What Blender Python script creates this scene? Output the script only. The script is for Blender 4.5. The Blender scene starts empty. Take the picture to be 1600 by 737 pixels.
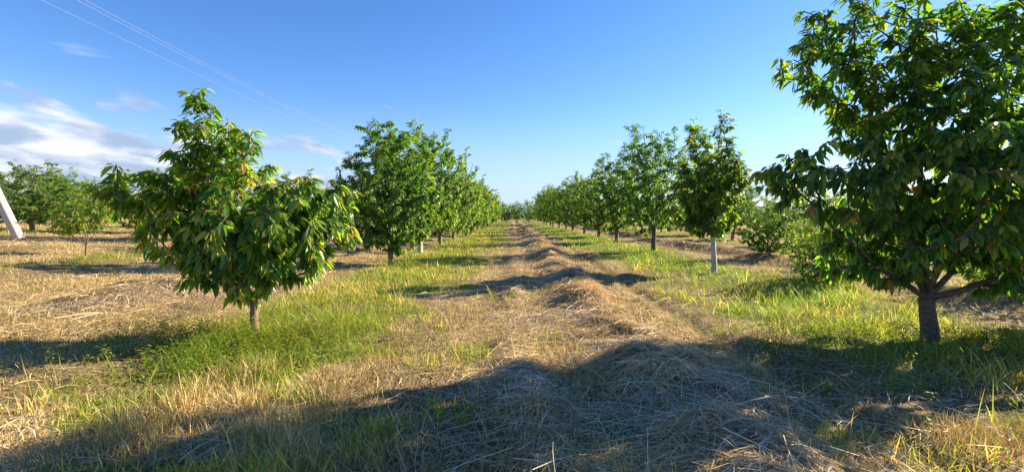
import bpy, math
import numpy as np
from mathutils import Vector

sc = bpy.context.scene
R = math.radians
EYE = 1.6

# ------------------------------------------------------------------ camera
cam_d = bpy.data.cameras.new('camera')
cam = bpy.data.objects.new('camera', cam_d)
sc.collection.objects.link(cam)
cam.location = (0, 0, EYE)
cam.rotation_euler = (R(90 - 2.35), 0, 0)
cam_d.sensor_width = 36.0
cam_d.lens = 36.0 * 750 / 1600
cam_d.clip_start = 0.05
cam_d.clip_end = 6000
sc.camera = cam

# ------------------------------------------------------------------ light
SUN_EL, SUN_AZ = R(25), R(65.0)          # azimuth clockwise from the view direction (+Y)
S = Vector((math.cos(SUN_EL) * math.sin(SUN_AZ), math.cos(SUN_EL) * math.cos(SUN_AZ), math.sin(SUN_EL)))
sun_d = bpy.data.lights.new('sun', 'SUN')
sun_d.energy = 5.0
sun_d.angle = R(0.55)
sun_d.color = (1.0, 0.82, 0.54)
sun = bpy.data.objects.new('sun', sun_d)
sc.collection.objects.link(sun)
sun.rotation_euler = S.to_track_quat('Z', 'Y').to_euler()
sun.location = S * 50

w = bpy.data.worlds.new('World')
sc.world = w
w.use_nodes = True
nt = w.node_tree
nt.nodes.clear()
N = nt.nodes.new
L = nt.links.new


def math_node(t, op, a, b=None, clamp=False):
    n = t.nodes.new('ShaderNodeMath')
    n.operation = op
    n.use_clamp = clamp
    for i, v in enumerate((a, b)):
        if v is None:
            continue
        if isinstance(v, (int, float)):
            n.inputs[i].default_value = v
        else:
            t.links.new(v, n.inputs[i])
    return n.outputs[0]


def maprange(t, v, a, b, c=0.0, d=1.0, smooth=True):
    n = t.nodes.new('ShaderNodeMapRange')
    n.interpolation_type = 'SMOOTHSTEP' if smooth else 'LINEAR'
    t.links.new(v, n.inputs[0])
    for i, x in enumerate((a, b, c, d)):
        n.inputs[i + 1].default_value = x
    return n.outputs[0]


sky = N('ShaderNodeTexSky')
sky.sky_type = 'NISHITA'
sky.sun_disc = False
sky.sun_elevation = SUN_EL
sky.sun_rotation = SUN_AZ
sky.altitude = 50
sky.air_density = 1.0
sky.dust_density = 0.15
sky.ozone_density = 3.5
geo = N('ShaderNodeTexCoord')
sep = N('ShaderNodeSeparateXYZ')
L(geo.outputs['Generated'], sep.inputs[0])
dx, dy, dz = sep.outputs
az = math_node(nt, 'ARCTAN2', dx, dy)                 # 0 = forward, + right
el = math_node(nt, 'ARCSINE', dz)
comb = N('ShaderNodeCombineXYZ')
L(math_node(nt, 'MULTIPLY', az, 2.6), comb.inputs[0])
L(math_node(nt, 'ADD', math_node(nt, 'MULTIPLY', el, 8.0), math_node(nt, 'MULTIPLY', az, 0.9)), comb.inputs[1])
noi = N('ShaderNodeTexNoise')
noi.inputs['Scale'].default_value = 2.4
noi.inputs['Detail'].default_value = 7
noi.inputs['Roughness'].default_value = 0.52
noi.inputs['Distortion'].default_value = 0.35
L(comb.outputs[0], noi.inputs['Vector'])
# cloud bank low on the left, a few wisps elsewhere near the horizon
left = maprange(nt, az, -0.05, -0.75)
low = maprange(nt, el, 0.27, 0.05)
thr = math_node(nt, 'SUBTRACT', 0.66, math_node(nt, 'MULTIPLY', math_node(nt, 'MULTIPLY', left, low), 0.345))
thr = math_node(nt, 'SUBTRACT', thr, math_node(nt, 'MULTIPLY', maprange(nt, el, 0.12, 0.02), 0.08))
cm = math_node(nt, 'SUBTRACT', noi.outputs['Fac'], thr)
cm = math_node(nt, 'MULTIPLY', cm, 8.0, clamp=True)
cm = math_node(nt, 'MULTIPLY', cm, maprange(nt, el, 0.30, 0.16))
cm = math_node(nt, 'MULTIPLY', cm, 0.85)
noi2 = N('ShaderNodeTexNoise')
noi2.inputs['Scale'].default_value = 3.2
noi2.inputs['Detail'].default_value = 4
L(comb.outputs[0], noi2.inputs['Vector'])
cr = N('ShaderNodeMix')
cr.data_type = 'RGBA'
L(maprange(nt, noi2.outputs['Fac'], 0.40, 0.62), cr.inputs['Factor'])
cr.inputs['A'].default_value = (2.1, 2.6, 3.6, 1)
cr.inputs['B'].default_value = (5.2, 5.2, 5.4, 1)
# keep the blue of the photograph's processing: a slightly richer blue
hsv = N('ShaderNodeHueSaturation')
hsv.inputs['Saturation'].default_value = 1.22
L(sky.outputs[0], hsv.inputs['Color'])
mx = N('ShaderNodeMix')
mx.data_type = 'RGBA'
L(cm, mx.inputs['Factor'])
hz = N('ShaderNodeMix')
hz.data_type = 'RGBA'
hf = math_node(nt, 'MULTIPLY', maprange(nt, el, 0.24, 0.0), maprange(nt, az, 0.95, 0.35))
L(math_node(nt, 'MULTIPLY', hf, 0.75), hz.inputs['Factor'])
tn = N('ShaderNodeMix')
tn.data_type = 'RGBA'; tn.blend_type = 'MULTIPLY'
tn.inputs['Factor'].default_value = 1
L(hsv.outputs[0], tn.inputs['A'])
tn.inputs['B'].default_value = (1.0, 0.92, 1.06, 1)
L(tn.outputs['Result'], hz.inputs['A'])
hz.inputs['B'].default_value = (2.4, 3.4, 4.5, 1)
L(hz.outputs['Result'], mx.inputs['A'])
L(cr.outputs['Result'], mx.inputs['B'])
bg = N('ShaderNodeBackground')
bg.inputs['Strength'].default_value = 0.068
L(mx.outputs['Result'], bg.inputs['Color'])
wo = N('ShaderNodeOutputWorld')
L(bg.outputs[0], wo.inputs[0])

vs = sc.view_settings
vs.view_transform = 'Standard'
vs.look = 'None'
vs.exposure = 1.65
vs.gamma = 1
vs.use_curve_mapping = False
sc.cycles.max_bounces = 6
sc.cycles.transparent_max_bounces = 8
sc.cycles.sample_clamp_indirect = 4


# ------------------------------------------------------------------ helpers
def hash2(ix, iy, seed):
    ix = ix.astype(np.int64).astype(np.uint64)
    iy = iy.astype(np.int64).astype(np.uint64)
    h = ix * np.uint64(374761393) + iy * np.uint64(668265263) + np.uint64(seed * 2654435761 % (1 << 40))
    h = (h ^ (h >> np.uint64(13))) * np.uint64(1274126177)
    h = h ^ (h >> np.uint64(16))
    return (h & np.uint64(0xFFFFFF)).astype(np.float64) / 0xFFFFFF


def vnoise(x, y, seed=0):
    x = np.asarray(x, float); y = np.asarray(y, float)
    ix = np.floor(x); iy = np.floor(y)
    fx = x - ix; fy = y - iy
    fx = fx * fx * (3 - 2 * fx); fy = fy * fy * (3 - 2 * fy)
    a = hash2(ix, iy, seed); b = hash2(ix + 1, iy, seed)
    c = hash2(ix, iy + 1, seed); d = hash2(ix + 1, iy + 1, seed)
    return (a * (1 - fx) + b * fx) * (1 - fy) + (c * (1 - fx) + d * fx) * fy


def fbm(x, y, seed=0, octv=4):
    s = 0; a = 0.5; t = 0
    for k in range(octv):
        s = s + a * vnoise(x * 2 ** k + 17.3 * k, y * 2 ** k - 9.1 * k, seed + k)
        t += a; a *= 0.5
    return s / t


def sstep(v, a, b):
    t = np.clip((v - a) / (b - a), 0, 1)
    return t * t * (3 - 2 * t)


def windrow_centre(y):
    return 1.50 + 0.30 * (vnoise(y / 4.0, y * 0 + 3.3, 5) - 0.5) + 0.10 * (vnoise(y / 1.3, y * 0 + 1.3, 6) - 0.5)


def hay_ridge(x, y):
    """height of the raked hay, metres"""
    c = windrow_centre(y)
    lump = 0.45 + 0.40 * sstep(vnoise(y / 1.5, x * 0 + 8.1, 9), 0.2, 0.8) + 1.4 * (fbm(x * 1.5, y * 1.3, 21, 3) - .5)
    wid = 0.52 + 0.25 * (fbm(y / 1.3, y * 0 + 1, 31, 2) - .5)
    skew = np.where(x > c, 0.80, 1.10)
    h = 0.21 * (.7 + .3 * sstep(y, 2.5, 5)) * lump * np.exp(-(np.abs(x - c) / (wid * skew)) ** 2.2) * (.55 + .9 * fbm(x * 3.1, y * 3.4, 27, 3))
    c2 = -7.3 + 0.8 * (vnoise(y / 6, y * 0 + 2, 12) - .5)
    h += 0.24 * np.exp(-((x - c2) / 0.9) ** 2) * (0.3 + vnoise(y / 2.2, y * 0 + 7, 13))
    c3 = 9.0 + 0.6 * (vnoise(y / 6, y * 0 + 5, 14) - .5)
    h += 0.30 * np.exp(-((x - c3) / 0.6) ** 2) * (0.4 + vnoise(y / 2.5, y * 0 + 9, 15))
    c4 = 0.12 + 0.2 * (vnoise(y / 3, y * 0 + 5, 16) - .5)
    h += 0.09 * np.exp(-((x - c4) / 0.26) ** 2) * sstep(vnoise(y / 2.4, y * 0 + 4, 17), .25, .7)
    return h


def rise(x):
    return 0.5 * sstep(x, -6, -15.5) + 0.55 * sstep(x, -13, -26)


def H(x, y):
    x = np.asarray(x, float); y = np.asarray(y, float)
    h = rise(x) + hay_ridge(x, y)
    h = h - 0.07 * np.exp(-((x - 2.75 - .1 * vnoise(y / 3, y * 0, 44)) / 0.16) ** 2)
    h = h + 0.16 * (fbm(x / 2.6, y / 2.6, 3, 3) - .5) + 0.10 * (fbm(x * 1.3, y * 1.6, 7, 4) - .5)
    h = h + 0.10 * sstep(fbm(x / 1.1, y / .8, 8, 3), .5, .72) * (np.exp(-((x + 7.5) / 3) ** 2) + .6 * np.exp(-((x - 1.2) / 1.6) ** 2))
    # bank under the right-hand tree row
    h = h + 0.12 * np.exp(-((x - 6.4) / 1.3) ** 2) * vnoise(y / 2.5, x * 0, 66)
    return h


def green(x, y):
    """0 = dry hay or stubble, 1 = fresh grass"""
    near = sstep(y, 4.2, 5.6)
    g = (0.25 + 0.75 * near) * np.exp(-((x + 3.2) / (1.15 + .03 * np.clip(y, 0, 30))) ** 2)
    g = g + 1.2 * (0.45 + .55 * near) * np.exp(-((x - 5.2) / 1.75) ** 2)
    g = g + 0.75 * np.exp(-((x + 12.0) / 1.0) ** 2) + 0.7 * np.exp(-((x - 13.5) / 2.4) ** 2) + .55 * np.exp(-((x + 22) / 2) ** 2)
    g = g + 0.35 * sstep(y, 12, 30) * (np.exp(-((x + 1.8) / 1.3) ** 2) + np.exp(-((x - 3.8) / 1.0) ** 2))
    g = g + 0.30 * np.exp(-((x + 1.6) / 1.4) ** 2)
    g = g + 1.25 * (fbm(x / 1.5, y / 1.9, 51, 4) - 0.5) + .45 * (vnoise(x * 1.9, y * 1.9, 58) - .5)
    g = g + 0.42 * np.exp(-((x + 2.3) / 2.4) ** 2) * (1 - near) * sstep(vnoise(x * 2.1, y * 2.1, 59), .35, .8) * 1.5
    g = g - 3.5 * np.clip(hay_ridge(x, y) - 0.04, 0, 1)
    g = g - 0.5 * np.exp(-((x + 6.8) / 1.7) ** 2)
    return np.clip(g, 0, 1)


def bare(x, y):
    b = sstep(fbm(x / 1.1, y / 1.7, 140, 4), .54, .66) * (np.asarray(y) < 60)
    b = np.maximum(b, .9 * np.exp(-((x - 2.75 - .1 * vnoise(y / 3, y * 0, 44)) / 0.17) ** 2))
    return b * (1 - .6 * np.clip(hay_ridge(x, y) * 8, 0, 1))


def new_mesh(name, verts, faces_flat, loop_tot, colors=None, smooth=False, floats=None):
    """verts (n,3); faces_flat flat vertex indices; loop_tot per-face sizes"""
    me = bpy.data.meshes.new(name)
    n = len(verts)
    me.vertices.add(n)
    me.vertices.foreach_set('co', np.ascontiguousarray(verts, dtype=np.float32).ravel())
    me.loops.add(len(faces_flat))
    me.loops.foreach_set('vertex_index', np.ascontiguousarray(faces_flat, dtype=np.int32))
    me.polygons.add(len(loop_tot))
    ls = np.concatenate([[0], np.cumsum(loop_tot)[:-1]]).astype(np.int32)
    me.polygons.foreach_set('loop_start', ls)
    try:
        me.polygons.foreach_set('loop_total', np.ascontiguousarray(loop_tot, dtype=np.int32))
    except Exception:
        pass
    me.polygons.foreach_set('use_smooth', np.full(len(loop_tot), smooth, dtype=bool))
    if colors is not None:
        a = me.attributes.new('tint', 'FLOAT_COLOR', 'POINT')
        c = np.ones((n, 4), dtype=np.float32)
        c[:, :3] = colors
        a.data.foreach_set('color', c.ravel())
    if floats:
        for k, v in floats.items():
            a = me.attributes.new(k, 'FLOAT', 'POINT')
            a.data.foreach_set('value', np.ascontiguousarray(v, dtype=np.float32))
    me.update(calc_edges=True)
    return me


def link(name, me, mat=None, parent=None):
    o = bpy.data.objects.new(name, me)
    sc.collection.objects.link(o)
    if mat is not None and me is not None:
        me.materials.append(mat)
    if parent is not None:
        o.parent = parent
    return o


def tag(o, label=None, cat=None, group=None, kind=None):
    for k, v in (('label', label), ('category', cat), ('group', group), ('kind', kind)):
        if v:
            o[k] = v
    return o


# ------------------------------------------------------------------ materials
def mat_new(name):
    m = bpy.data.materials.new(name)
    m.use_nodes = True
    t = m.node_tree
    t.nodes.clear()
    out = t.nodes.new('ShaderNodeOutputMaterial')
    return m, t, out


def tint_mat(name, rough, transl, tcol=(1.2, 1.25, 0.6), spec=0.4, noise_scale=None):
    """per-blade / per-leaf tint on a thin surface that lets light through"""
    m, t, out = mat_new(name)
    at = t.nodes.new('ShaderNodeAttribute')
    at.attribute_name = 'tint'
    p = t.nodes.new('ShaderNodeBsdfPrincipled')
    p.inputs['Roughness'].default_value = rough
    p.inputs['Specular IOR Level'].default_value = spec
    t.links.new(at.outputs['Color'], p.inputs['Base Color'])
    tr = t.nodes.new('ShaderNodeBsdfTranslucent')
    mul = t.nodes.new('ShaderNodeMix')
    mul.data_type = 'RGBA'; mul.blend_type = 'MULTIPLY'
    mul.inputs['Factor'].default_value = 1
    t.links.new(at.outputs['Color'], mul.inputs['A'])
    mul.inputs['B'].default_value = (*tcol, 1)
    t.links.new(mul.outputs['Result'], tr.inputs['Color'])
    mx = t.nodes.new('ShaderNodeMixShader')
    mx.inputs[0].default_value = transl
    t.links.new(p.outputs[0], mx.inputs[1]); t.links.new(tr.outputs[0], mx.inputs[2])
    t.links.new(mx.outputs[0], out.inputs[0])
    return m


M_leaf = tint_mat('leaf', 0.40, 0.45, (3.7, 3.3, 0.7), 0.5)
M_grass = tint_mat('grass_blade', 0.5, 0.45, (2.0, 1.9, 0.9), 0.35)
M_straw = tint_mat('straw', 0.55, 0.14, (1.25, 1.1, 0.8), 0.35)


def ground_material():
    m, t, out = mat_new('ground')
    at = t.nodes.new('ShaderNodeAttribute'); at.attribute_name = 'green'
    g = at.outputs['Fac']
    tc = t.nodes.new('ShaderNodeNewGeometry')
    def noise(scale, det=6, rough=.6, vec=None):
        n = t.nodes.new('ShaderNodeTexNoise')
        n.inputs['Scale'].default_value = scale
        n.inputs['Detail'].default_value = det
        n.inputs['Roughness'].default_value = rough
        t.links.new(vec or tc.outputs['Position'], n.inputs['Vector'])
        return n.outputs['Fac']
    def mix(f, a, b):
        n = t.nodes.new('ShaderNodeMix'); n.data_type = 'RGBA'
        t.links.new(f, n.inputs['Factor'])
        for k, v in (('A', a), ('B', b)):
            if isinstance(v, tuple): n.inputs[k].default_value = (*v, 1)
            else: t.links.new(v, n.inputs[k])
        return n.outputs['Result']
    mp = t.nodes.new('ShaderNodeMapping')
    mp.inputs['Scale'].default_value = (1.0, 0.25, 1.0)
    mp.inputs['Rotation'].default_value = (0, 0, 0.5)
    t.links.new(tc.outputs['Position'], mp.inputs['Vector'])
    fine = noise(55, 4, .7, mp.outputs[0])
    med = noise(5.5, 6, .65)
    dry = mix(maprange(t, fine, .35, .68), (0.10, 0.065, 0.03), (0.62, 0.47, 0.25))  # dark tone: soil, plus shade between straws painted into the colour
    dry = mix(maprange(t, med, .42, .62), dry, mix(maprange(t, noise(23), .4, .6), (0.08, 0.055, 0.03), (0.48, 0.36, 0.18)))
    gr = mix(maprange(t, noise(38, 5, .7), .35, .65), (0.05, 0.07, 0.015), (0.26, 0.30, 0.05))
    gf = math_node(t, 'ADD', g, math_node(t, 'MULTIPLY', math_node(t, 'SUBTRACT', med, .5), 1.2))
    col = mix(maprange(t, gf, .30, .60), dry, gr)
    ah = t.nodes.new('ShaderNodeAttribute'); ah.attribute_name = 'hay'
    col = mix(ah.outputs['Fac'], col, mix(maprange(t, fine, .4, .6), (0.05, 0.035, 0.02), (0.30, 0.22, 0.12)))  # under hay: painted shade between strands; elsewhere dark bare soil
    p = t.nodes.new('ShaderNodeBsdfPrincipled')
    p.inputs['Roughness'].default_value = .9
    p.inputs['Specular IOR Level'].default_value = .15
    t.links.new(col, p.inputs['Base Color'])
    b = t.nodes.new('ShaderNodeBump')
    b.inputs['Strength'].default_value = .8
    b.inputs['Distance'].default_value = .05
    t.links.new(math_node(t, 'ADD', fine, noise(14, 6, .7)), b.inputs['Height'])
    t.links.new(b.outputs[0], p.inputs['Normal'])
    t.links.new(p.outputs[0], out.inputs[0])
    return m


def bark_material(name, c1, c2, c3=None):
    m, t, out = mat_new(name)
    tc = t.nodes.new('ShaderNodeTexCoord')
    mp = t.nodes.new('ShaderNodeMapping')
    mp.inputs['Scale'].default_value = (6, 6, 26)
    t.links.new(tc.outputs['Object'], mp.inputs['Vector'])
    n = t.nodes.new('ShaderNodeTexNoise')
    n.inputs['Scale'].default_value = 2.2; n.inputs['Detail'].default_value = 8; n.inputs['Roughness'].default_value = .65
    t.links.new(mp.outputs[0], n.inputs['Vector'])
    mx = t.nodes.new('ShaderNodeMix'); mx.data_type = 'RGBA'
    t.links.new(maprange(t, n.outputs['Fac'], .38, .62), mx.inputs['Factor'])
    mx.inputs['A'].default_value = (*c1, 1); mx.inputs['B'].default_value = (*c2, 1)
    p = t.nodes.new('ShaderNodeBsdfPrincipled')
    p.inputs['Roughness'].default_value = .75
    t.links.new(mx.outputs['Result'], p.inputs['Base Color'])
    b = t.nodes.new('ShaderNodeBump'); b.inputs['Strength'].default_value = .6; b.inputs['Distance'].default_value = .01
    t.links.new(n.outputs['Fac'], b.inputs['Height']); t.links.new(b.outputs[0], p.inputs['Normal'])
    t.links.new(p.outputs[0], out.inputs[0])
    return m


M_bark = bark_material('cherry_bark', (0.09, 0.055, 0.035), (0.26, 0.18, 0.12))
M_bark_dark = bark_material('dark_bark', (0.05, 0.038, 0.028), (0.15, 0.11, 0.08))
M_bark_pale = bark_material('limewashed_bark', (0.30, 0.28, 0.24), (0.58, 0.55, 0.48))
M_concrete = bark_material('concrete', (0.46, 0.38, 0.34), (0.54, 0.47, 0.42))

# ------------------------------------------------------------------ ground sheet
def axis_pts(lo_fine, hi_fine, step, lo, hi, g=1.12):
    mid = np.arange(lo_fine, hi_fine + 1e-6, step)
    a = []; v = lo_fine; s = step
    while v > lo:
        s *= g; v -= s; a.append(v)
    b = []; v = hi_fine; s = step
    while v < hi:
        s *= g; v += s; b.append(v)
    return np.concatenate([a[::-1], mid, b])


def y_axis():
    ys = [1.0]
    while ys[-1] < 160:
        ys.append(ys[-1] + max(0.04, 0.010 * ys[-1]))
    s = 1.6
    while ys[-1] < 2500:
        s *= 1.15; ys.append(ys[-1] + s)
    back = []; v = 1.0; s = .1
    while v > -250:
        s *= 1.25; v -= s; back.append(v)
    return np.array(back[::-1] + ys)


gx = axis_pts(-9, 11, 0.06, -2500, 2500, 1.05)
gy = y_axis()
X, Y = np.meshgrid(gx, gy)
far_fade = 1 - sstep(np.hypot(X, Y), 160, 420)
Z = H(X, Y)
Z = rise(X) + (Z - rise(X)) * far_fade
G = green(X, Y) * far_fade + 0.5 * (1 - far_fade)
nx, ny = len(gx), len(gy)
idx = np.arange(nx * ny).reshape(ny, nx)
q = np.stack([idx[:-1, :-1], idx[:-1, 1:], idx[1:, 1:], idx[1:, :-1]], -1).reshape(-1, 4)
gm = new_mesh('ground', np.stack([X.ravel(), Y.ravel(), Z.ravel()], 1), q.ravel(), np.full(len(q), 4), smooth=True,
              floats={'green': G.ravel(), 'hay': np.maximum(np.clip(hay_ridge(X, Y) * 8 - .15, 0, 1), .8 * bare(X, Y)).ravel() * far_fade.ravel()})
tag(link('ground', gm, ground_material()), kind='structure')


# ------------------------------------------------------------------ ribbons: grass, stubble, straw
def ribbons(P, D, Lh, Wd, bend, side, col, nseg=3, tip=True):
    """P base (n,3); D unit start direction (n,3); Lh length; Wd width; bend (n,3) added quadratically; side (n,3) unit"""
    n = len(P)
    ts = np.linspace(0, 1, nseg + 1)
    rows = []; cols = []
    for k, t in enumerate(ts):
        c = P + D * (Lh * t)[:, None] + bend * (Lh * t * t)[:, None]
        if tip and k == nseg:
            rows.append(c[:, None, :])
            cols.append((col * 1.1)[:, None, :])
        else:
            wk = Wd * (1 - 0.45 * t if tip else 1)
            rows.append(np.stack([c - side * (wk / 2)[:, None], c + side * (wk / 2)[:, None]], 1))
            cols.append(np.repeat((col * (0.85 + .25 * t))[:, None, :], 2, 1))
    V = np.concatenate(rows, 1)
    C = np.concatenate(cols, 1)
    per = V.shape[1]
    base = (np.arange(n) * per)[:, None]
    nq = nseg - 1 if tip else nseg
    F = []
    tot = []
    for k in range(nq):
        F.append(base + np.array([2 * k, 2 * k + 1, 2 * k + 3, 2 * k + 2])[None])
        tot.append(4)
    if tip:
        F.append(base + np.array([2 * nq, 2 * nq + 1, 2 * nq + 2])[None])
        tot.append(3)
    F = np.concatenate(F, 1).ravel()
    return V.reshape(-1, 3), F, np.tile(tot, n), C.reshape(-1, 3)


def scatter(n, seed, zmin=1.5, zmax=70, xspread=1.25):
    r = np.random.default_rng(seed)
    y = zmin * (zmax / zmin) ** r.random(n)
    x = (r.random(n) * 2 - 1) * (y * 1.10 * xspread + 0.8)
    return x, y, r


def merge(parts):
    V = []; F = []; T = []; C = []; o = 0
    for v, f, t, c in parts:
        V.append(v); F.append(f + o); T.append(t); C.append(c); o += len(v)
    return np.concatenate(V), np.concatenate(F), np.concatenate(T), np.concatenate(C)


def unit(v):
    return v / np.maximum(np.linalg.norm(v, axis=-1, keepdims=True), 1e-9)


def colmix(r, n, pal, jitter=.18):
    pal = np.array(pal)
    i = r.integers(0, len(pal), n); j = r.integers(0, len(pal), n); f = r.random(n)[:, None]
    c = pal[i] * f + pal[j] * (1 - f)
    return c * (1 + jitter * (r.random((n, 1)) * 2 - 1))


GREENS = [(0.13, 0.20, 0.022), (0.20, 0.28, 0.03), (0.09, 0.16, 0.02), (0.32, 0.35, 0.05), (0.27, 0.32, 0.035)]
DRIES = [(0.66, 0.48, 0.22), (0.50, 0.34, 0.14), (0.74, 0.58, 0.31), (0.40, 0.28, 0.12), (0.60, 0.50, 0.18)]
HAYS = [(0.68, 0.49, 0.23), (0.50, 0.34, 0.15), (0.76, 0.59, 0.32), (0.38, 0.26, 0.12), (0.62, 0.47, 0.22)]


def make_grass():
    x, y, r = scatter(560000, 11, 1.5, 85)
    g = green(x, y)
    patch = fbm(x / 0.55, y / 0.55, 71, 3)
    keep = r.random(len(x)) < np.clip(1.5 * (g - 0.30) + 1.5 * (patch - .52), 0.015, 1)
    x, y, g, patch = x[keep], y[keep], g[keep], patch[keep]
    n = len(x)
    z = H(x, y)
    far = np.maximum(1, y / 6)
    lh = (0.035 + 0.14 * r.random(n) ** 3) * (0.65 + 1.1 * sstep(patch, .35, .75)) * (0.6 + 0.7 * g)
    tallz = np.exp(-((x + 3.2) / 1.3) ** 2) + 0.9 * np.exp(-((x - 5.6) / 1.3) ** 2)
    lh *= 1 + 0.3 * tallz * r.random(n)
    wd = (0.0048 + 0.005 * r.random(n)) * far ** 0.8
    a = r.random(n) * 6.283
    lean = 0.15 + 0.55 * r.random(n)
    D = unit(np.stack([np.cos(a) * lean, np.sin(a) * lean, np.ones(n)], 1))
    bend = np.stack([np.cos(a) * .5, np.sin(a) * .5, -0.35 * r.random(n)], 1) * r.random(n)[:, None]
    b = a + 1.57 + r.normal(0, .6, n)
    side = np.stack([np.cos(b), np.sin(b), np.zeros(n)], 1)
    col = colmix(r, n, GREENS)
    lush = np.clip(np.exp(-((x - 5.0) / 1.9) ** 2) + np.exp(-((x + 3.4) / 1.3) ** 2 - ((y - 5.6) / 1.6) ** 2), 0, 1) * sstep(fbm(x * .9, y * .9, 119, 2), .3, .6)
    lush = (.75 * lush)[:, None]
    col = col * (1 - lush) + colmix(r, n, [(.10, .22, .025), (.15, .30, .03), (.07, .17, .025)]) * lush
    yel = (r.random(n) < .25 - .15 * sstep(x, 2.5, 4) + 1.3 * (vnoise(x * 1.1, y * .9, 63) - .5) - .25 * g)[:, None]
    col = np.where(yel, colmix(r, n, DRIES), col)
    tall = r.random(n) < .018 * (y < 14)
    lh = np.where(tall, .22 + .22 * r.random(n), lh)
    bend = np.where(tall[:, None], bend * 1.3, bend)
    col = np.where(tall[:, None], np.array([.30, .36, .08]), col)
    return ribbons(np.stack([x, y, z - .01], 1), D, lh, wd, bend, side, col, 3)


def make_stubble():
    x, y, r = scatter(460000, 12, 1.5, 60)
    g = green(x, y)
    hr = hay_ridge(x, y)
    patch = fbm(x / 0.7, y / 0.7, 81, 3)
    keep = r.random(len(x)) < np.clip(1.0 - 0.8 * g + 1.4 * (patch - .5) - 5 * hr, 0.06, 1) * (1 - .75 * bare(x, y))
    x, y, patch = x[keep], y[keep], patch[keep]
    n = len(x)
    z = H(x, y)
    far = np.maximum(1, y / 6)
    lh = (0.04 + 0.10 * r.random(n) ** 1.6) * (1 + .8 * sstep(y, 6, 3.5) * sstep(x, 0, -1.5)) * (.6 + 1.0 * sstep(patch, .4, .75))
    wd = (0.0032 + 0.0038 * r.random(n)) * far ** 0.85
    a = r.random(n) * 6.283
    lean = 0.1 + 1.0 * r.random(n) ** 2
    D = unit(np.stack([np.cos(a) * lean, np.sin(a) * lean, np.ones(n)], 1))
    bend = np.stack([np.cos(a + .6) * .3, np.sin(a + .6) * .3, -.25 * np.ones(n)], 1) * r.random(n)[:, None]
    b = r.random(n) * 6.283
    side = np.stack([np.cos(b), np.sin(b), np.zeros(n)], 1)
    col = colmix(r, n, DRIES + [(0.30, 0.32, 0.06), (0.36, 0.36, 0.08), (0.16, 0.11, 0.05)], .35) * (.7 + .6 * fbm(x * 1.2, y * 1.2, 115, 3))[:, None]
    return ribbons(np.stack([x, y, z - .01], 1), D, lh, wd, bend, side, col, 2)


def make_hay(n0, seed, zmin, zmax, ridge_only, lscale=1.0, wmul=1.0):
    if ridge_only:
        r = np.random.default_rng(seed)
        y = zmin * (zmax / zmin) ** r.random(n0)
        x = windrow_centre(y) + r.normal(0, .62, n0)
    else:
        x, y, r = scatter(n0, seed, zmin, zmax)
    g = green(x, y)
    hr = hay_ridge(x, y)
    clump = fbm(x / .8, y / .8, 91, 3)
    keep = r.random(len(x)) < np.clip(0.45 - .8 * g + 1.2 * (clump - .5) + 7 * hr, 0.02, 1) * (1 - .7 * bare(x, y))
    x, y, hr = x[keep], y[keep], hr[keep]
    n = len(x)
    z = H(x, y)
    far = np.maximum(1, y / 6)
    # flowing swirls: direction follows a smooth field
    a = 6.283 * 1.8 * fbm(x / .7, y / .7, 101, 2) + r.normal(0, .8, n)
    lh = (0.10 + 0.28 * r.random(n) ** 1.5) * lscale * np.minimum(far, 2) ** .3
    wd = (0.0028 + 0.0034 * r.random(n)) * far ** 0.85 * wmul
    up = r.normal(0.12, .34, n)
    D = unit(np.stack([np.cos(a), np.sin(a), up], 1))
    # follow the slope so straws lie on the heap
    e = .08
    sx = (H(x + e, y) - H(x - e, y)) / (2 * e); sy = (H(x, y + e) - H(x, y - e)) / (2 * e)
    D[:, 2] += D[:, 0] * sx + D[:, 1] * sy
    D = unit(D)
    wild = r.random(n) < .25
    bend = r.normal(0, .30, (n, 3)); bend[:, 2] = -np.abs(bend[:, 2]) * 1.1 - np.clip(up, 0, 1) * .6
    side = unit(np.cross(D, np.stack([r.normal(0, .5, n), r.normal(0, .5, n), np.ones(n)], 1)))
    P = np.stack([x, y, z + r.random(n) * (0.012 + .12 * np.minimum(hr, .25))], 1)
    P -= D * (lh * .5)[:, None] * np.array([1, 1, 0.0])
    P[:, 2] = np.maximum(P[:, 2] - 0.0, H(P[:, 0], P[:, 1]) + 0.004)
    col = colmix(r, n, HAYS + [(.20, .13, .06), (.85, .72, .45)], .40) * (.62 + .75 * fbm(x * 1.4, y * 1.4, 111, 3))[:, None]
    weath = sstep(vnoise(x * .9, y * 1.1, 113), .45, .8)[:, None] * .5
    col = col * (1 - weath) + col.mean(1, keepdims=True) * np.array([1.05, .98, .88]) * weath
    return ribbons(P, D, lh, wd, bend, side, col, 3, tip=False)


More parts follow.
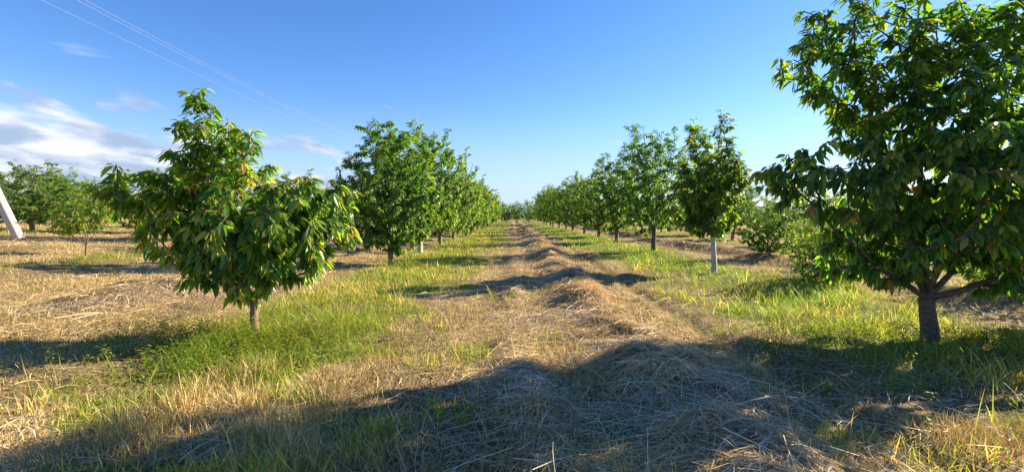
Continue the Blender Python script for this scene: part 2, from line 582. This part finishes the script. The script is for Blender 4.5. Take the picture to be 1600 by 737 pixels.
V, F, T, C = make_grass()
tag(link('green_grass', new_mesh('green_grass', V, F, T, C), M_grass), 'fresh green and yellowing grass growing along the tree rows', 'grass', kind='stuff')
V, F, T, C = make_stubble()
tag(link('dry_stubble', new_mesh('dry_stubble', V, F, T, C), M_straw), 'short dry golden stubble left standing where the grass was mown', 'stubble', kind='stuff')
def long_stems(n, seed):
    r = np.random.default_rng(seed)
    y = 1.5 * 9 ** r.random(n)
    x = windrow_centre(y) + r.normal(-.1, 1.1, n)
    a = r.random(n) * 6.283
    up = r.normal(.12, .22, n)
    D = unit(np.stack([np.cos(a), np.sin(a), up], 1))
    e = .15
    D[:, 2] += D[:, 0] * (H(x + e, y) - H(x - e, y)) / (2 * e) + D[:, 1] * (H(x, y + e) - H(x, y - e)) / (2 * e)
    D = unit(D)
    lh = .22 + .38 * r.random(n)
    wd = .0025 + .002 * r.random(n)
    P = np.stack([x, y, H(x, y) + .01 + .04 * r.random(n)], 1)
    bend = r.normal(0, .16, (n, 3)); bend[:, 2] = -.1 - np.abs(bend[:, 2])
    side = unit(np.cross(D, np.array([0, 0, 1.]) + r.normal(0, .4, (n, 3))))
    col = colmix(r, n, HAYS[:3] + [(0.80, 0.70, 0.48)], .15)
    return ribbons(P, D, lh, wd, bend, side, col, 3, tip=False)


V, F, T, C = merge([long_stems(5000, 15), make_hay(420000, 13, 1.4, 60, False), make_hay(150000, 14, 1.4, 60, True, 1.15)])
tag(link('cut_hay', new_mesh('cut_hay', V, F, T, C), M_straw), 'cut hay lying in a raked row down the lane and strewn over the field', 'hay', kind='stuff')


# ------------------------------------------------------------------ leaves
def leaves(P, D, Nn, Ln, Wd, col, r, detail=2, droop=0.35):
    """P base (n,3), D direction, Nn leaf normal, Ln length, Wd width"""
    n = len(P)
    D = unit(D)
    Sd = unit(np.cross(D, Nn))
    Nn = unit(np.cross(Sd, D))
    dz = np.array([0, 0, -1.0])
    if detail >= 2:
        ts = np.array([.25, .55, .8]); ws = np.array([.78, 1.0, .6])
    else:
        ts = np.array([.48]); ws = np.array([1.0])
    dr = droop * (0.4 + r.random(n))
    def centre(t):
        return P + D * (Ln * t)[:, None] + dz * (dr * Ln * t * t)[:, None]
    rows = [centre(0.0)[:, None]]
    fold = 0.18 + .25 * r.random(n)
    for t, wv in zip(ts, ws):
        c = centre(t)
        hw = (Wd * wv / 2)[:, None]
        up = Nn * (Wd * wv / 2 * fold)[:, None]
        rows.append(np.stack([c - Sd * hw + up, c, c + Sd * hw + up], 1))
    rows.append(centre(1.0)[:, None])
    V = np.concatenate(rows, 1)
    per = V.shape[1]
    m = len(ts)
    faces = [(0, 2, 1), (0, 3, 2)]
    tot = [3, 3]
    for k in range(m - 1):
        a = 1 + 3 * k
        faces += [(a, a + 1, a + 4, a + 3), (a + 1, a + 2, a + 5, a + 4)]
        tot += [4, 4]
    a = 1 + 3 * (m - 1); tp = per - 1
    faces += [(a, a + 1, tp), (a + 1, a + 2, tp)]
    tot += [3, 3]
    ff = np.array([i for f in faces for i in f])
    F = (np.arange(n) * per)[:, None] + ff[None]
    C = np.repeat(col[:, None, :], per, 1)
    return V.reshape(-1, 3), F.ravel(), np.tile(tot, n), C.reshape(-1, 3)


def tubes(pa, pb, da, db, ra, rb, sides):
    """frusta between pa and pb with ring directions da, db"""
    n = len(pa)
    ref = np.tile(np.array([[0.31, 0.95, 0.05]]), (n, 1))
    out = []
    for p, d, rr in ((pa, da, ra), (pb, db, rb)):
        u = unit(np.cross(d, ref)); v = np.cross(d, u)
        for k in range(sides):
            a = 2 * math.pi * k / sides
            out.append(p + (u * math.cos(a) + v * math.sin(a)) * rr[:, None])
    V = np.stack(out, 1)
    ff = []
    for k in range(sides):
        k2 = (k + 1) % sides
        ff += [k, k2, sides + k2, sides + k]
    F = (np.arange(n) * 2 * sides)[:, None] + np.array(ff)[None]
    return V.reshape(-1, 3), F.ravel(), np.full(n * sides, 4), np.ones((n * 2 * sides, 3))


LEAF_G = np.array([(0.046, 0.122, 0.020), (0.030, 0.092, 0.018), (0.066, 0.160, 0.024), (0.085, 0.190, 0.026), (0.038, 0.105, 0.026)])
LEAF_Y = np.array([(0.19, 0.27, 0.035), (0.14, 0.24, 0.03), (0.25, 0.27, 0.05)])
LEAF_R = np.array([(0.30, 0.14, 0.045), (0.26, 0.17, 0.04), (0.22, 0.10, 0.035)])


def grow(seed, fork, trunk_r, env, limbs, n_att, n_leaf, leaf_len, base_lean=(0, 0), detail=1, young=.12, warm=0.0,
         min_z=.3, trunk_nodes=5, droop=.8, sides=8, twig=0.35, leaf_w=.42):
    """env: list of (cx,cy,cz,rx,ry,rz) in metres from the trunk foot. Returns three mesh tuples."""
    r = np.random.default_rng(seed)
    env = np.array(env, float)
    P = [np.array([0, 0, -.12])]; par = [-1]
    fk = np.array([base_lean[0], base_lean[1], fork], float)
    for k in range(1, trunk_nodes + 1):
        t = k / trunk_nodes
        p = fk * t + np.array([math.sin(t * 4 + seed), math.cos(t * 3 + seed), 0]) * .018 * (t > 0) * fork
        P.append(p); par.append(len(P) - 2)
    n_trunk = len(P)
    fi = len(P) - 1
    shoots = []
    for tx in limbs:
        tx = np.array(tx, float)
        prev = fi
        s0 = P[fi]
        m = 7
        lch = [prev]
        ctrl = s0 + (tx - s0) * np.array([.60, .60, .38])
        for k in range(1, m + 1):
            t = k / m
            p = (1 - t) ** 2 * s0 + 2 * t * (1 - t) * ctrl + t * t * tx + r.normal(0, .02, 3)
            P.append(p); par.append(prev); prev = len(P) - 1
            lch.append(prev)
        shoots.append(lch[4:]); shoots.append(lch[5:])
    # attractors
    vol = env[:, 3] * env[:, 4] * env[:, 5]
    pick = r.choice(len(env), n_att, p=vol / vol.sum())
    v = unit(r.normal(0, 1, (n_att, 3))) * (r.random((n_att, 1)) ** 0.42)
    A = env[pick, :3] + v * env[pick, 3:6]
    A = A[A[:, 2] > min_z]
    A = A[np.argsort(np.linalg.norm(A - P[fi], axis=1))]
    for a in A:
        Pn = np.array(P[fi:])
        d = np.linalg.norm(Pn - a, axis=1)
        da = np.linalg.norm(a - P[fi]); dn = np.linalg.norm(Pn - P[fi], axis=1)
        cost = d + 0.8 * np.maximum(0, dn - da * .95) + 0.5 * np.maximum(0, Pn[:, 2] - a[2] + .05)
        j = int(np.argmin(cost))
        s = Pn[j]; dd = np.linalg.norm(a - s)
        if dd < .06:
            continue
        m = max(2, int(dd / .14))
        prev = fi + j
        mid = (s + a) / 2 + np.array([0, 0, -.10 * dd]) + r.normal(0, .06 * dd, 3)
        chain = [prev]
        for k in range(1, m + 1):
            t = k / m
            p = (1 - t) ** 2 * s + 2 * t * (1 - t) * mid + t * t * a
            P.append(p); par.append(prev); prev = len(P) - 1
            chain.append(prev)
        shoots.append(chain)
    P = np.array(P); par = np.array(par)
    n = len(P)
    rad = np.zeros(n)
    acc = np.zeros(n)
    e = 2.3
    kids = np.zeros(n, int)
    for i in range(n - 1, 0, -1):
        if acc[i] == 0:
            acc[i] = 1
        acc[par[i]] += acc[i] + .02
        kids[par[i]] += 1
    rad = acc ** (1 / e)
    rad = rad / rad[fi]
    rad = 0.0028 + (trunk_r * .9 - .0028) * rad ** 1.05
    tz = np.clip(P[:n_trunk, 2] / fork, 0, 1)
    rad[:n_trunk] = trunk_r * (1.25 - .3 * tz + .12 * (tz > .9))
    rad[0] = trunk_r * 1.5
    dirs = np.zeros((n, 3)); dirs[1:] = unit(P[1:] - P[par[1:]]); dirs[0] = (0, 0, 1)
    ch = np.arange(1, n)
    pr = par[ch]
    big = acc[ch] > 0.45 * acc[pr]
    ra = np.where(big, rad[pr], np.minimum(rad[pr], rad[ch] * 1.25))
    da = np.where(big[:, None], dirs[pr], dirs[ch])
    istr = ch < n_trunk
    # bark wobble on the trunk comes from a denser ring set
    tt = tubes(P[pr[istr]], P[ch[istr]], dirs[pr[istr]], dirs[ch[istr]], rad[pr[istr]], rad[ch[istr]], 12)
    sel = ~istr
    bt = tubes(P[pr[sel]], P[ch[sel]], da[sel], dirs[ch[sel]], ra[sel], rad[ch[sel]], 5 if detail > 1 else 4)
    # leaves along shoots
    LP = []; LD = []; tipf = []
    per = max(3, int(n_leaf / max(1, len(shoots))))
    cen = (env[:, :3] * vol[:, None]).sum(0) / vol.sum()
    for c in shoots:
        pts = P[c]
        m = len(pts) - 1
        k = max(3, int(per * (.6 + .8 * r.random())))
        tt_ = 1 - r.random(k) ** 1.5 * .95
        ntip = min(k, 3 + int(3 * r.random()))
        tt_[:ntip] = 1.0 - .04 * r.random(ntip)
        f = tt_ * m
        i = np.minimum(f.astype(int), m - 1)
        fr = (f - i)[:, None]
        p = pts[i] * (1 - fr) + pts[i + 1] * fr
        tw = unit(pts[i + 1] - pts[i])
        ph = np.arange(k) * 2.4 + r.random() * 6
        rnd = np.stack([np.cos(ph), np.sin(ph), .15 * r.normal(0, 1, k)], 1)
        out = unit(p - cen) * .35
        d = rnd * .75 + tw * .55 + out + np.array([0, 0, -droop]) * (.55 + .7 * r.random(k))[:, None]
        LP.append(p); LD.append(unit(d)); tipf.append(tt_)
    LP = np.concatenate(LP); LD = np.concatenate(LD); tipf = np.concatenate(tipf)
    ok = LP[:, 2] > min_z + .05
    LP, LD, tipf = LP[ok], LD[ok], tipf[ok]
    m = len(LP)
    LP = LP + LD * (.15 * leaf_len)
    Ln = leaf_len * (.62 + .5 * r.random(m)) * np.where(tipf > .97, .8, 1)
    Wd = Ln * leaf_w * (.85 + .3 * r.random(m))
    up = np.array([0, 0, 1.0]) + unit(LP - cen) * .8 + r.normal(0, .42, (m, 3))
    col = LEAF_G[r.integers(0, 5, m)] * 1.0 * (1 + .28 * (r.random((m, 1)) * 2 - 1))
    # outer and upper shoots carry young leaves
    dist = np.min(np.linalg.norm((LP[:, None, :] - env[None, :, :3]) / env[None, :, 3:6], axis=2), axis=1)
    outer = sstep(dist, .6, 1.0)
    py = young * (.4 + 1.9 * outer) * np.where(tipf > .9, 1.6, .6)
    yl = r.random(m) < py
    mixf = (.45 + .55 * r.random((m, 1)))
    cy = LEAF_Y[r.integers(0, 3, m)]
    rd = r.random(m) < (.10 + warm * .7)
    cy = np.where((rd & (tipf > .93))[:, None], LEAF_R[r.integers(0, 3, m)], cy)
    col = np.where(yl[:, None], col * (1 - mixf) + cy * mixf, col)
    lv = leaves(LP, LD, up, Ln, Wd, col, r, detail)
    return tt, bt, lv


def build_tree(name, data, loc, bark, label, cat, group, rot=0.0):
    tt, bt, lv = data
    root = bpy.data.objects.new(name, None)
    sc.collection.objects.link(root)
    x, y = loc
    root.location = (x, y, float(H(x, y)) - .02)
    root.rotation_euler = (0, 0, rot)
    tag(root, label, cat, group)
    link('trunk', new_mesh('trunk', tt[0], tt[1], tt[2], smooth=True), bark, root)
    link('branches', new_mesh('branches', bt[0], bt[1], bt[2], smooth=True), M_bark_dark if bark is M_bark_dark else M_bark, root)
    link('crown', new_mesh('crown', lv[0], lv[1], lv[2], lv[3], smooth=False), M_leaf, root)
    return root


def copy_tree(src, loc, rot, scale, label, group):
    c = src.copy()
    sc.collection.objects.link(c)
    c.location = (loc[0], loc[1], float(H(*loc)) - .02)
    c.rotation_euler = (.07 * math.sin(loc[1] * 1.7), .07 * math.cos(loc[1] * 2.3 + loc[0]), rot)
    v_ = 1 + .12 * math.sin(loc[1] * 3.1 + loc[0] * 1.3)
    scale = (scale[0] * v_, scale[1] * (1 + .10 * math.sin(loc[1] * 4.7)))
    c.scale = (scale[0], scale[0], scale[1])
    c['label'] = label
    c['group'] = group
    for ch in list(src.children):
        d = ch.copy()
        sc.collection.objects.link(d)
        d.parent = c
    return c


# --- nearest tree on the left
GL = 'cherry trees in the row left of the hay'
GR = 'cherry trees in the row right of the hay'
L1 = grow(3, 0.50, 0.048,
          [(-.68, 0, 2.65, .42, .45, .68), (-.25, 0, 2.35, .45, .5, .45), (-1.15, 0, 2.0, .75, .65, .42), (-.85, 0, 1.45, .65, .6, .5),
           (0, 0, 1.55, 1.05, .95, .72), (.85, 0, 1.65, .52, .6, .62), (-.25, -.1, .98, .60, .6, .42), (.35, 0, 1.12, .62, .7, .48)],
          [(-.7, 0, 2.7), (-1.35, .1, 1.95), (-.2, -.5, 1.9), (.1, .55, 2.0), (.9, -.1, 1.8), (.5, .2, 2.1), (-.6, -.35, 1.1), (.55, -.4, 1.1)],
          560, 8200, .165, base_lean=(-.03, 0), detail=2, young=.34, warm=.05, min_z=.46, droop=1.05, leaf_w=.38)
build_tree('cherry_tree', L1, (-3.36, 6.25), M_bark, 'small bushy cherry tree with large drooping leaves, nearest on the left', 'cherry tree', GL)

# --- big tree on the right
R1 = grow(8, 0.58, 0.086,
          [(-.1, 0, 2.9, 1.05, 1.1, .95), (-1.1, 0, 3.62, .85, .8, .62), (-.55, .1, 3.0, .6, .8, .5), (-1.45, -.2, 2.1, .95, .8, .5), (-2.0, -.1, 2.25, .45, .5, .35), (-.1, 0, 1.6, 1.15, 1.2, .6),
           (1.3, .2, 1.7, 1.0, 1.2, .75), (.55, 0, 3.9, .7, .9, .65), (-.35, 0, 4.2, .40, .4, .55), (2.0, .3, 1.0, .8, .9, .42), (1.15, -.3, .95, .85, .8, .38), (1.5, 0, 2.9, .75, 1.0, .7),
           (1.3, .1, 3.95, .5, .6, .6), (-.75, .2, 1.15, .6, .7, .4), (2.3, .1, 2.2, .5, .6, .5), (.1, -.2, 3.9, .4, .5, .5), (-1.35, 0, 3.95, .5, .6, .5), (-.65, 0, 4.45, .55, .6, .4), (0, -1.2, 2.5, 1.0, .9, .9)],  # last lobe added towards the camera so the crown shades the near hay
          [(-.9, 0, 3.8), (-2.1, -.1, 2.3), (-.3, -.8, 3.2), (.2, .9, 3.3), (.6, 0, 4.3), (1.7, .2, 2.9), (-.3, 0, 4.5), (1.9, -.3, 1.4), (-.6, .8, 1.7), (1.3, .1, 4.3)],
          1300, 22500, .150, base_lean=(-.06, 0), detail=2, young=.16, warm=.25, min_z=.5, droop=1.0, trunk_nodes=6, leaf_w=.44)
build_tree('cherry_tree', R1, (5.45, 6.2), M_bark_dark, 'tallest dark cherry tree with thick forked trunk at the right edge', 'cherry tree', GR)


def crown_env(seed, h, rad, bot, leaders, taper=.75):
    r = np.random.default_rng(seed)
    e = [(0, 0, bot + (h - bot) * .42, rad, rad, (h - bot) * .42), (0, 0, bot + (h - bot) * .22, rad * .8, rad * .8, (h - bot) * .24)]
    lim = []
    for k in range(leaders):
        a = 6.283 * k / leaders + r.normal(0, .3)
        q = rad * (.25 + .5 * r.random())
        hh = h * (.80 + .16 * r.random())
        e.append((math.cos(a) * q, math.sin(a) * q, hh - h * .14, rad * .27, rad * .27, h * .16))
        lim.append((math.cos(a) * q, math.sin(a) * q, hh - .15))
    for k in range(4):
        a = 6.283 * (k + r.random() * .6) / 4
        q = rad * .75
        zz = bot + (h - bot) * (.25 + .3 * r.random())
        e.append((math.cos(a) * q, math.sin(a) * q, zz, rad * .42, rad * .42, h * .13))
        lim.append((math.cos(a) * q, math.sin(a) * q, zz))
    return e, lim


def generic(seed, h, rad, bot, leaders, tr, n_att, n_leaf, ll=.135, fork=None, **kw):
    e, lim = crown_env(seed, h, rad, bot, leaders)
    kw.setdefault('young', .12)
    return grow(seed, fork or bot * 1.1, tr, e, lim, n_att, n_leaf, ll, min_z=bot * .75, **kw)


build_tree('cherry_tree', generic(21, 5.1, 1.7, .5, 7, .075, 640, 22000, .155, fork=.8, young=.12), (-3.95, 15.6), M_bark,
           'broad cherry tree with thin dark leaning trunk, second in the left row', 'cherry tree', GL, .4)
build_tree('cherry_tree', generic(22, 6.2, 2.25, .9, 8, .10, 620, 20000, .165, fork=1.15, young=.2), (-4.0, 20.8), M_bark_pale,
           'tall cherry tree with pale limewashed trunk behind the second left tree', 'cherry tree', GL, 1.3)
build_tree('cherry_tree', grow(23, 1.15, .062, [(-.15, 0, 4.15, .30, .32, .62), (.85, 0, 4.0, .28, .3, .6), (.5, .1, 3.7, .35, .4, .6), (-.5, 0, 3.3, .36, .4, .65), (.15, 0, 2.6, 1.1, .9, .85),
         (.45, 0, 1.75, .95, .8, .55), (.05, 0, 1.3, .5, .5, .3)], [(-.15, 0, 4.5), (.85, 0, 4.4), (.5, .3, 4.0), (-.55, 0, 3.7), (.0, -.5, 2.9), (.9, .2, 2.2), (-.5, .3, 2.3)],
         520, 14000, .155, young=.22, warm=.15, min_z=.9), (5.65, 13.4), M_bark_pale,
           'slender cherry tree with straight whitish trunk and upright leaders', 'cherry tree', GR, 2.0)
build_tree('cherry_tree', generic(24, 5.9, 2.0, .8, 8, .085, 620, 15000, .16, fork=1.1, young=.1, warm=.05), (6.1, 20.6), M_bark_dark,
           'dark dense cherry tree just behind the slender white-trunked one', 'cherry tree', GR, .7)

protos = [generic(31, 5.7, 2.35, .55, 8, .10, 520, 13000, .18, fork=.8, young=.22),
          generic(32, 5.3, 2.2, .5, 6, .09, 500, 12500, .18, fork=.7, young=.26),
          generic(33, 6.1, 2.0, .7, 8, .10, 500, 12500, .18, fork=.8, young=.10)]
ORD = ['first', 'second', 'third', 'fourth', 'fifth', 'sixth', 'seventh', 'eighth', 'ninth', 'tenth', 'eleventh', 'twelfth', 'thirteenth',
       'fourteenth', 'fifteenth', 'sixteenth', 'seventeenth', 'eighteenth', 'nineteenth', 'twentieth']
roots = []
rr = np.random.default_rng(77)


def place(kind, x, y, label, group, s=1.0, sz=None, rot=None):
    sz = s if sz is None else sz
    rot = rr.random() * 6.28 if rot is None else rot
    while len(roots) <= kind:
        roots.append(None)
    if roots[kind] is None:
        o = build_tree('cherry_tree', protos[kind], (x, y), M_bark, label, 'cherry tree', group, rot)
        o.scale = (s, s, sz)
        roots[kind] = o
        return o
    return copy_tree(roots[kind], (x, y), rot, (s, sz), label, group)


# left row onwards
for k in range(13):
    y = 26.5 + 6.0 * k + rr.normal(0, .3)
    place(k % 2, -3.9 + rr.normal(0, .15), y, f'{ORD[k + 3]} cherry tree from the camera in the sunlit row left of the hay', GL,
          .98 + .12 * rr.random(), 1.0 + .1 * rr.random())
# right row onwards
for k in range(11):
    y = 28.5 + 7.2 * k + rr.normal(0, .4)
    place(2 if k % 2 == 0 else 0, 6.4 + rr.normal(0, .2), y, f'{ORD[k + 3]} cherry tree from the camera in the shaded row right of the hay', GR,
          .95 + .1 * rr.random() + .015 * k, .96 + .08 * rr.random() + .02 * k)
# trees closing the lane
for k, x in enumerate([-1.5, 1.3, 4.2, 7.5]):
    place((k + 1) % 3, x, 118 + 3 * (k % 2), f'distant cherry tree closing the end of the lane, {ORD[k]} from the left', 'trees closing the end of the lane', 1.0, 1.0)
# second row on the left
GLL = 'cherry trees in the second row left of the hay'
for k in range(10):
    y = 21.0 + 7.0 * k + rr.normal(0, .5)
    place((k + 2) % 3, -12.9 + rr.normal(0, .4), y, f'{ORD[k]} full-grown cherry tree in the second row left of the hay', GLL, .75 + .15 * rr.random(), .72 + .1 * rr.random())
# back left of the field
GLB = 'cherry trees at the back left of the field'
back = [(-22.6, 22.6, 1.0, .62), (-27.2, 28.5, 1.0, .72), (-30.5, 27.5, .9, .62), (-18.4, 23.5, .8, .60), (-19.8, 30.0, .9, .72), (-25.5, 36.0, .9, .8),
        (-33.5, 37.0, 1.0, .75), (-21.5, 41.0, .9, .8), (-29.5, 46.0, 1.0, .8), (-38.5, 45.0, 1.0, .8), (-24.0, 52.0, 1.0, .8)]
for k, (x, y, s_, sz) in enumerate(back):
    place(k % 3, x, y, f'{ORD[k]} cherry tree counted from the front at the back left of the field', GLB, s_ * .85, sz)
# a far belt of trees round the orchard
belt = generic(35, 7.0, 3.0, .5, 6, .12, 260, 4200, .34, fork=.9, young=.1)


def far_belt():
    r = np.random.default_rng(5)
    tt, br, lv = belt
    V0 = np.concatenate([lv[0], br[0], tt[0]])
    F0 = np.concatenate([lv[1], br[1] + len(lv[0]), tt[1] + len(lv[0]) + len(br[0])])
    T0 = np.concatenate([lv[2], br[2], tt[2]])
    C0 = np.concatenate([lv[3], br[3] * .12, tt[3] * .15])
    me = []
    spots = []
    for k in range(64):
        t = (k + .5 * r.random()) / 64
        spots.append((-185 + 330 * t, 150 + 10 * r.random() - 55 * abs(t - .55)))
    for k in range(16):
        spots.append((-105 - 4 * r.random(), 45 + 6.0 * k))
        spots.append((80 + 4 * r.random(), 35 + 6.0 * k))
    for x, y in spots:
        a = r.random() * 6.28; sc_ = .75 + .4 * r.random(); sz = .7 + .35 * r.random()
        V = V0 @ np.array([[math.cos(a), math.sin(a), 0], [-math.sin(a), math.cos(a), 0], [0, 0, 1]]) * np.array([sc_, sc_, sz])
        me.append((V + np.array([x, y, float(H(x, y)) - .1]), F0, T0, C0))
    return merge(me)


V, F, T, C = far_belt()
tag(link('far_tree_belt', new_mesh('far_tree_belt', V, F, T, C), M_leaf), 'far belt of trees closing the field along the horizon', 'tree belt', kind='stuff')
# rows on the right
GRR = 'cherry trees in the second row right of the hay'
for k in range(9):
    y = 25.0 + 7.5 * k + rr.normal(0, .5)
    place((k + 1) % 3, 15.0 + rr.normal(0, .4), y, f'{ORD[k]} cherry tree in the second row right of the hay', GRR, .85 + .15 * rr.random(), .68 + .12 * rr.random())
for k in range(8):
    y = 22.0 + 8 * k
    place(k % 3, 25 + rr.normal(0, .6), y, f'{ORD[k]} cherry tree in the third row right of the hay', 'cherry trees in the third row right of the hay', .7, .62)

# small sapling on the left
SAP = grow(41, .36, .028, [(0, 0, 1.25, .75, .7, .45), (-.55, 0, .95, .45, .5, .22), (.45, 0, 1.5, .4, .4, .4), (-.1, 0, 1.65, .35, .35, .3)],
           [(-.7, 0, 1.0), (.6, 0, 1.5), (-.2, .4, 1.6), (.2, -.4, 1.4), (-.1, 0, 1.8)], 200, 1900, .15, detail=1, young=.6, warm=.15, min_z=.4)
build_tree('cherry_sapling', SAP, (-12.8, 14.4), M_bark, 'small thin yellowish cherry sapling a little right of the leaning concrete brace', 'sapling', None)


# bushes right of the slender tree
def bush(seed, loc, rad, h, label, n_leaf, ll=.085, young=.1):
    d = grow(seed, .12, .05, [(0, 0, h * .52, rad, rad, h * .48), (0, 0, h * .3, rad * .75, rad * .75, h * .28)],
             [(math.cos(a) * rad * .6, math.sin(a) * rad * .6, h * .7) for a in np.arange(6) * 1.05] + [(0, 0, h * .85)],
             480, int(n_leaf * 1.9), ll, detail=1, young=young, min_z=.05, droop=.35, trunk_nodes=3)
    return build_tree('bush', d, loc, M_bark_dark, label, 'bush', 'bushes on the right side')


bush(51, (9.3, 17.4), 1.25, 2.25, 'round dark green bush right of the slender white-trunked tree', 11000, .075, .04)
bush(52, (11.6, 18.6), .85, 1.75, 'lighter yellow-green bush just right of the round dark bush', 2800, .10, .5)
bush(53, (7.3, 10.9), 1.05, 1.5, 'low spreading bush behind the big dark tree on its left', 3600, .10, .25)
bush(54, (9.9, 9.2), 1.3, 1.5, 'wide low bush behind the big dark tree on its right', 4500, .11, .25)
bush(55, (11.4, 14.0), 1.5, 2.5, 'tall loose bush seen through the big dark tree', 4500, .11, .25)


# ------------------------------------------------------------------ weeds round the near tree
def make_weeds():
    r = np.random.default_rng(61)
    parts = []
    n = 800
    x = np.concatenate([r.normal(-3.4, .95, n), r.normal(5.0, 1.2, 420)])
    y = np.concatenate([r.normal(5.9, .75, n), r.normal(6.0, 1.3, 420)])
    for i in range(len(x)):
        z = float(H(x[i], y[i]))
        h = .10 + .22 * r.random()
        k = 9
        t = np.linspace(.15, 1, k)
        lean = r.normal(0, .25, 2)
        P = np.stack([x[i] + lean[0] * h * t, y[i] + lean[1] * h * t, z + h * t], 1)
        ph = np.arange(k) * 2.4 + r.random() * 6
        D = np.stack([np.cos(ph), np.sin(ph), .35 * np.ones(k)], 1)
        col = np.array(GREENS)[r.integers(0, 5, k)] * (.7 + .4 * r.random())
        parts.append(leaves(P, D, np.tile([[0, 0, 1.]], (k, 1)), .045 + .045 * r.random(k), .016 + .016 * r.random(k), col, r, 1, .4))
        parts.append(ribbons(np.array([[x[i], y[i], z]]), unit(np.array([[lean[0], lean[1], 1.]])), np.array([h]), np.array([.004]),
                             np.zeros((1, 3)), np.array([[1., 0, 0]]), np.array([[.10, .15, .03]]), 2))
    return merge(parts)


V, F, T, C = make_weeds()
tag(link('weeds', new_mesh('weeds', V, F, T, C), M_grass), 'leafy green weeds round the feet of the nearest trees', 'weeds', kind='stuff')


# ------------------------------------------------------------------ utility pole with leaning brace, and wires
def box_beam(p0, p1, w0, d0, w1, d1):
    p0 = np.array(p0, float); p1 = np.array(p1, float)
    d = unit(p1 - p0); u = unit(np.cross(d, [0, 1, 0])); v = np.cross(d, u)
    V = []
    ch = .12
    for p, ww, dd in ((p0, w0, d0), (p1, w1, d1)):
        for sx, sy in ((-1, -1 + ch * 2), (-1 + ch * 2, -1), (1 - ch * 2, -1), (1, -1 + ch * 2), (1, 1 - ch * 2), (1 - ch * 2, 1), (-1 + ch * 2, 1), (-1, 1 - ch * 2)):
            V.append(p + u * sx * ww / 2 + v * sy * dd / 2)
    F = []
    for k in range(8):
        F += [k, (k + 1) % 8, 8 + (k + 1) % 8, 8 + k]
    T = [4] * 8
    F += list(range(7, -1, -1)) + list(range(8, 16)); T += [8, 8]
    return np.array(V), np.array(F), np.array(T), np.ones((16, 3))


def pole_at(y, label):
    root = bpy.data.objects.new('utility_pole', None)
    sc.collection.objects.link(root)
    px = -22.2
    z0 = float(H(px, y))
    root.location = (px, y, z0)
    tag(root, label, 'utility pole')
    m = box_beam((0, 0, -.3), (0, 0, 11.4), .42, .36, .26, .22)
    link('column', new_mesh('column', m[0], m[1], m[2]), M_concrete, root)
    m = box_beam((3.72, 0, -.25), (.22, 0, 7.4), .27, .25, .24, .22)
    link('brace', new_mesh('brace', m[0], m[1], m[2]), M_concrete, root)
    m = box_beam((-.9, -.2, 11.0), (1.5, -.2, 11.0), .12, .10, .12, .10)
    link('crossarm', new_mesh('crossarm', m[0], m[1], m[2]), M_concrete, root)
    for xx, zz in ((-.7, 11.1), (1.0, 11.1), (1.4, 11.1)):
        a = np.array([[xx, -.2, zz - .03], [xx, -.2, zz + .06]]); b = np.array([[xx, -.2, zz + .06], [xx, -.2, zz + .2]])
        d = np.tile([[0, 0, 1.]], (2, 1))
        tb = tubes(a, b, d, d, np.array([.03, .07]), np.array([.07, .03]), 8)
        link('insulator', new_mesh('insulator', tb[0], tb[1], tb[2], smooth=True), M_porcelain, root)
    return root, px, z0


M_porcelain = bark_material('porcelain', (0.5, 0.48, 0.45), (0.6, 0.58, 0.55))
M_wire, t_, o_ = mat_new('aluminium_wire')
p_ = t_.nodes.new('ShaderNodeBsdfPrincipled')
p_.inputs['Base Color'].default_value = (.28, .29, .32, 1); p_.inputs['Roughness'].default_value = .5
t_.links.new(p_.outputs[0], o_.inputs[0])
po, px, z0 = pole_at(18.0, 'leaning pale concrete brace of a utility pole at the left edge')
for k, (xx, which) in enumerate(((-.7, 'lowest of the three overhead wires crossing the upper left sky'),
                                 (1.0, 'middle of the three overhead wires crossing the upper left sky'),
                                 (1.4, 'topmost of the three overhead wires crossing the upper left sky'))):
    ys = np.linspace(-45, 175, 180)
    span = 60.0
    u = ((ys - 18.0) / span) % 1.0
    zz = z0 + 11.3 - 4 * .45 * u * (1 - u)
    pts = np.stack([np.full_like(ys, px + xx), ys, zz], 1)
    d = unit(np.gradient(pts, axis=0))
    tb = tubes(pts[:-1], pts[1:], d[:-1], d[1:], np.full(len(pts) - 1, .0065), np.full(len(pts) - 1, .0065), 6)
    o = link('power_line', new_mesh('power_line', tb[0], tb[1], tb[2], smooth=True), M_wire)
    tag(o, which, 'wire', 'overhead wires')
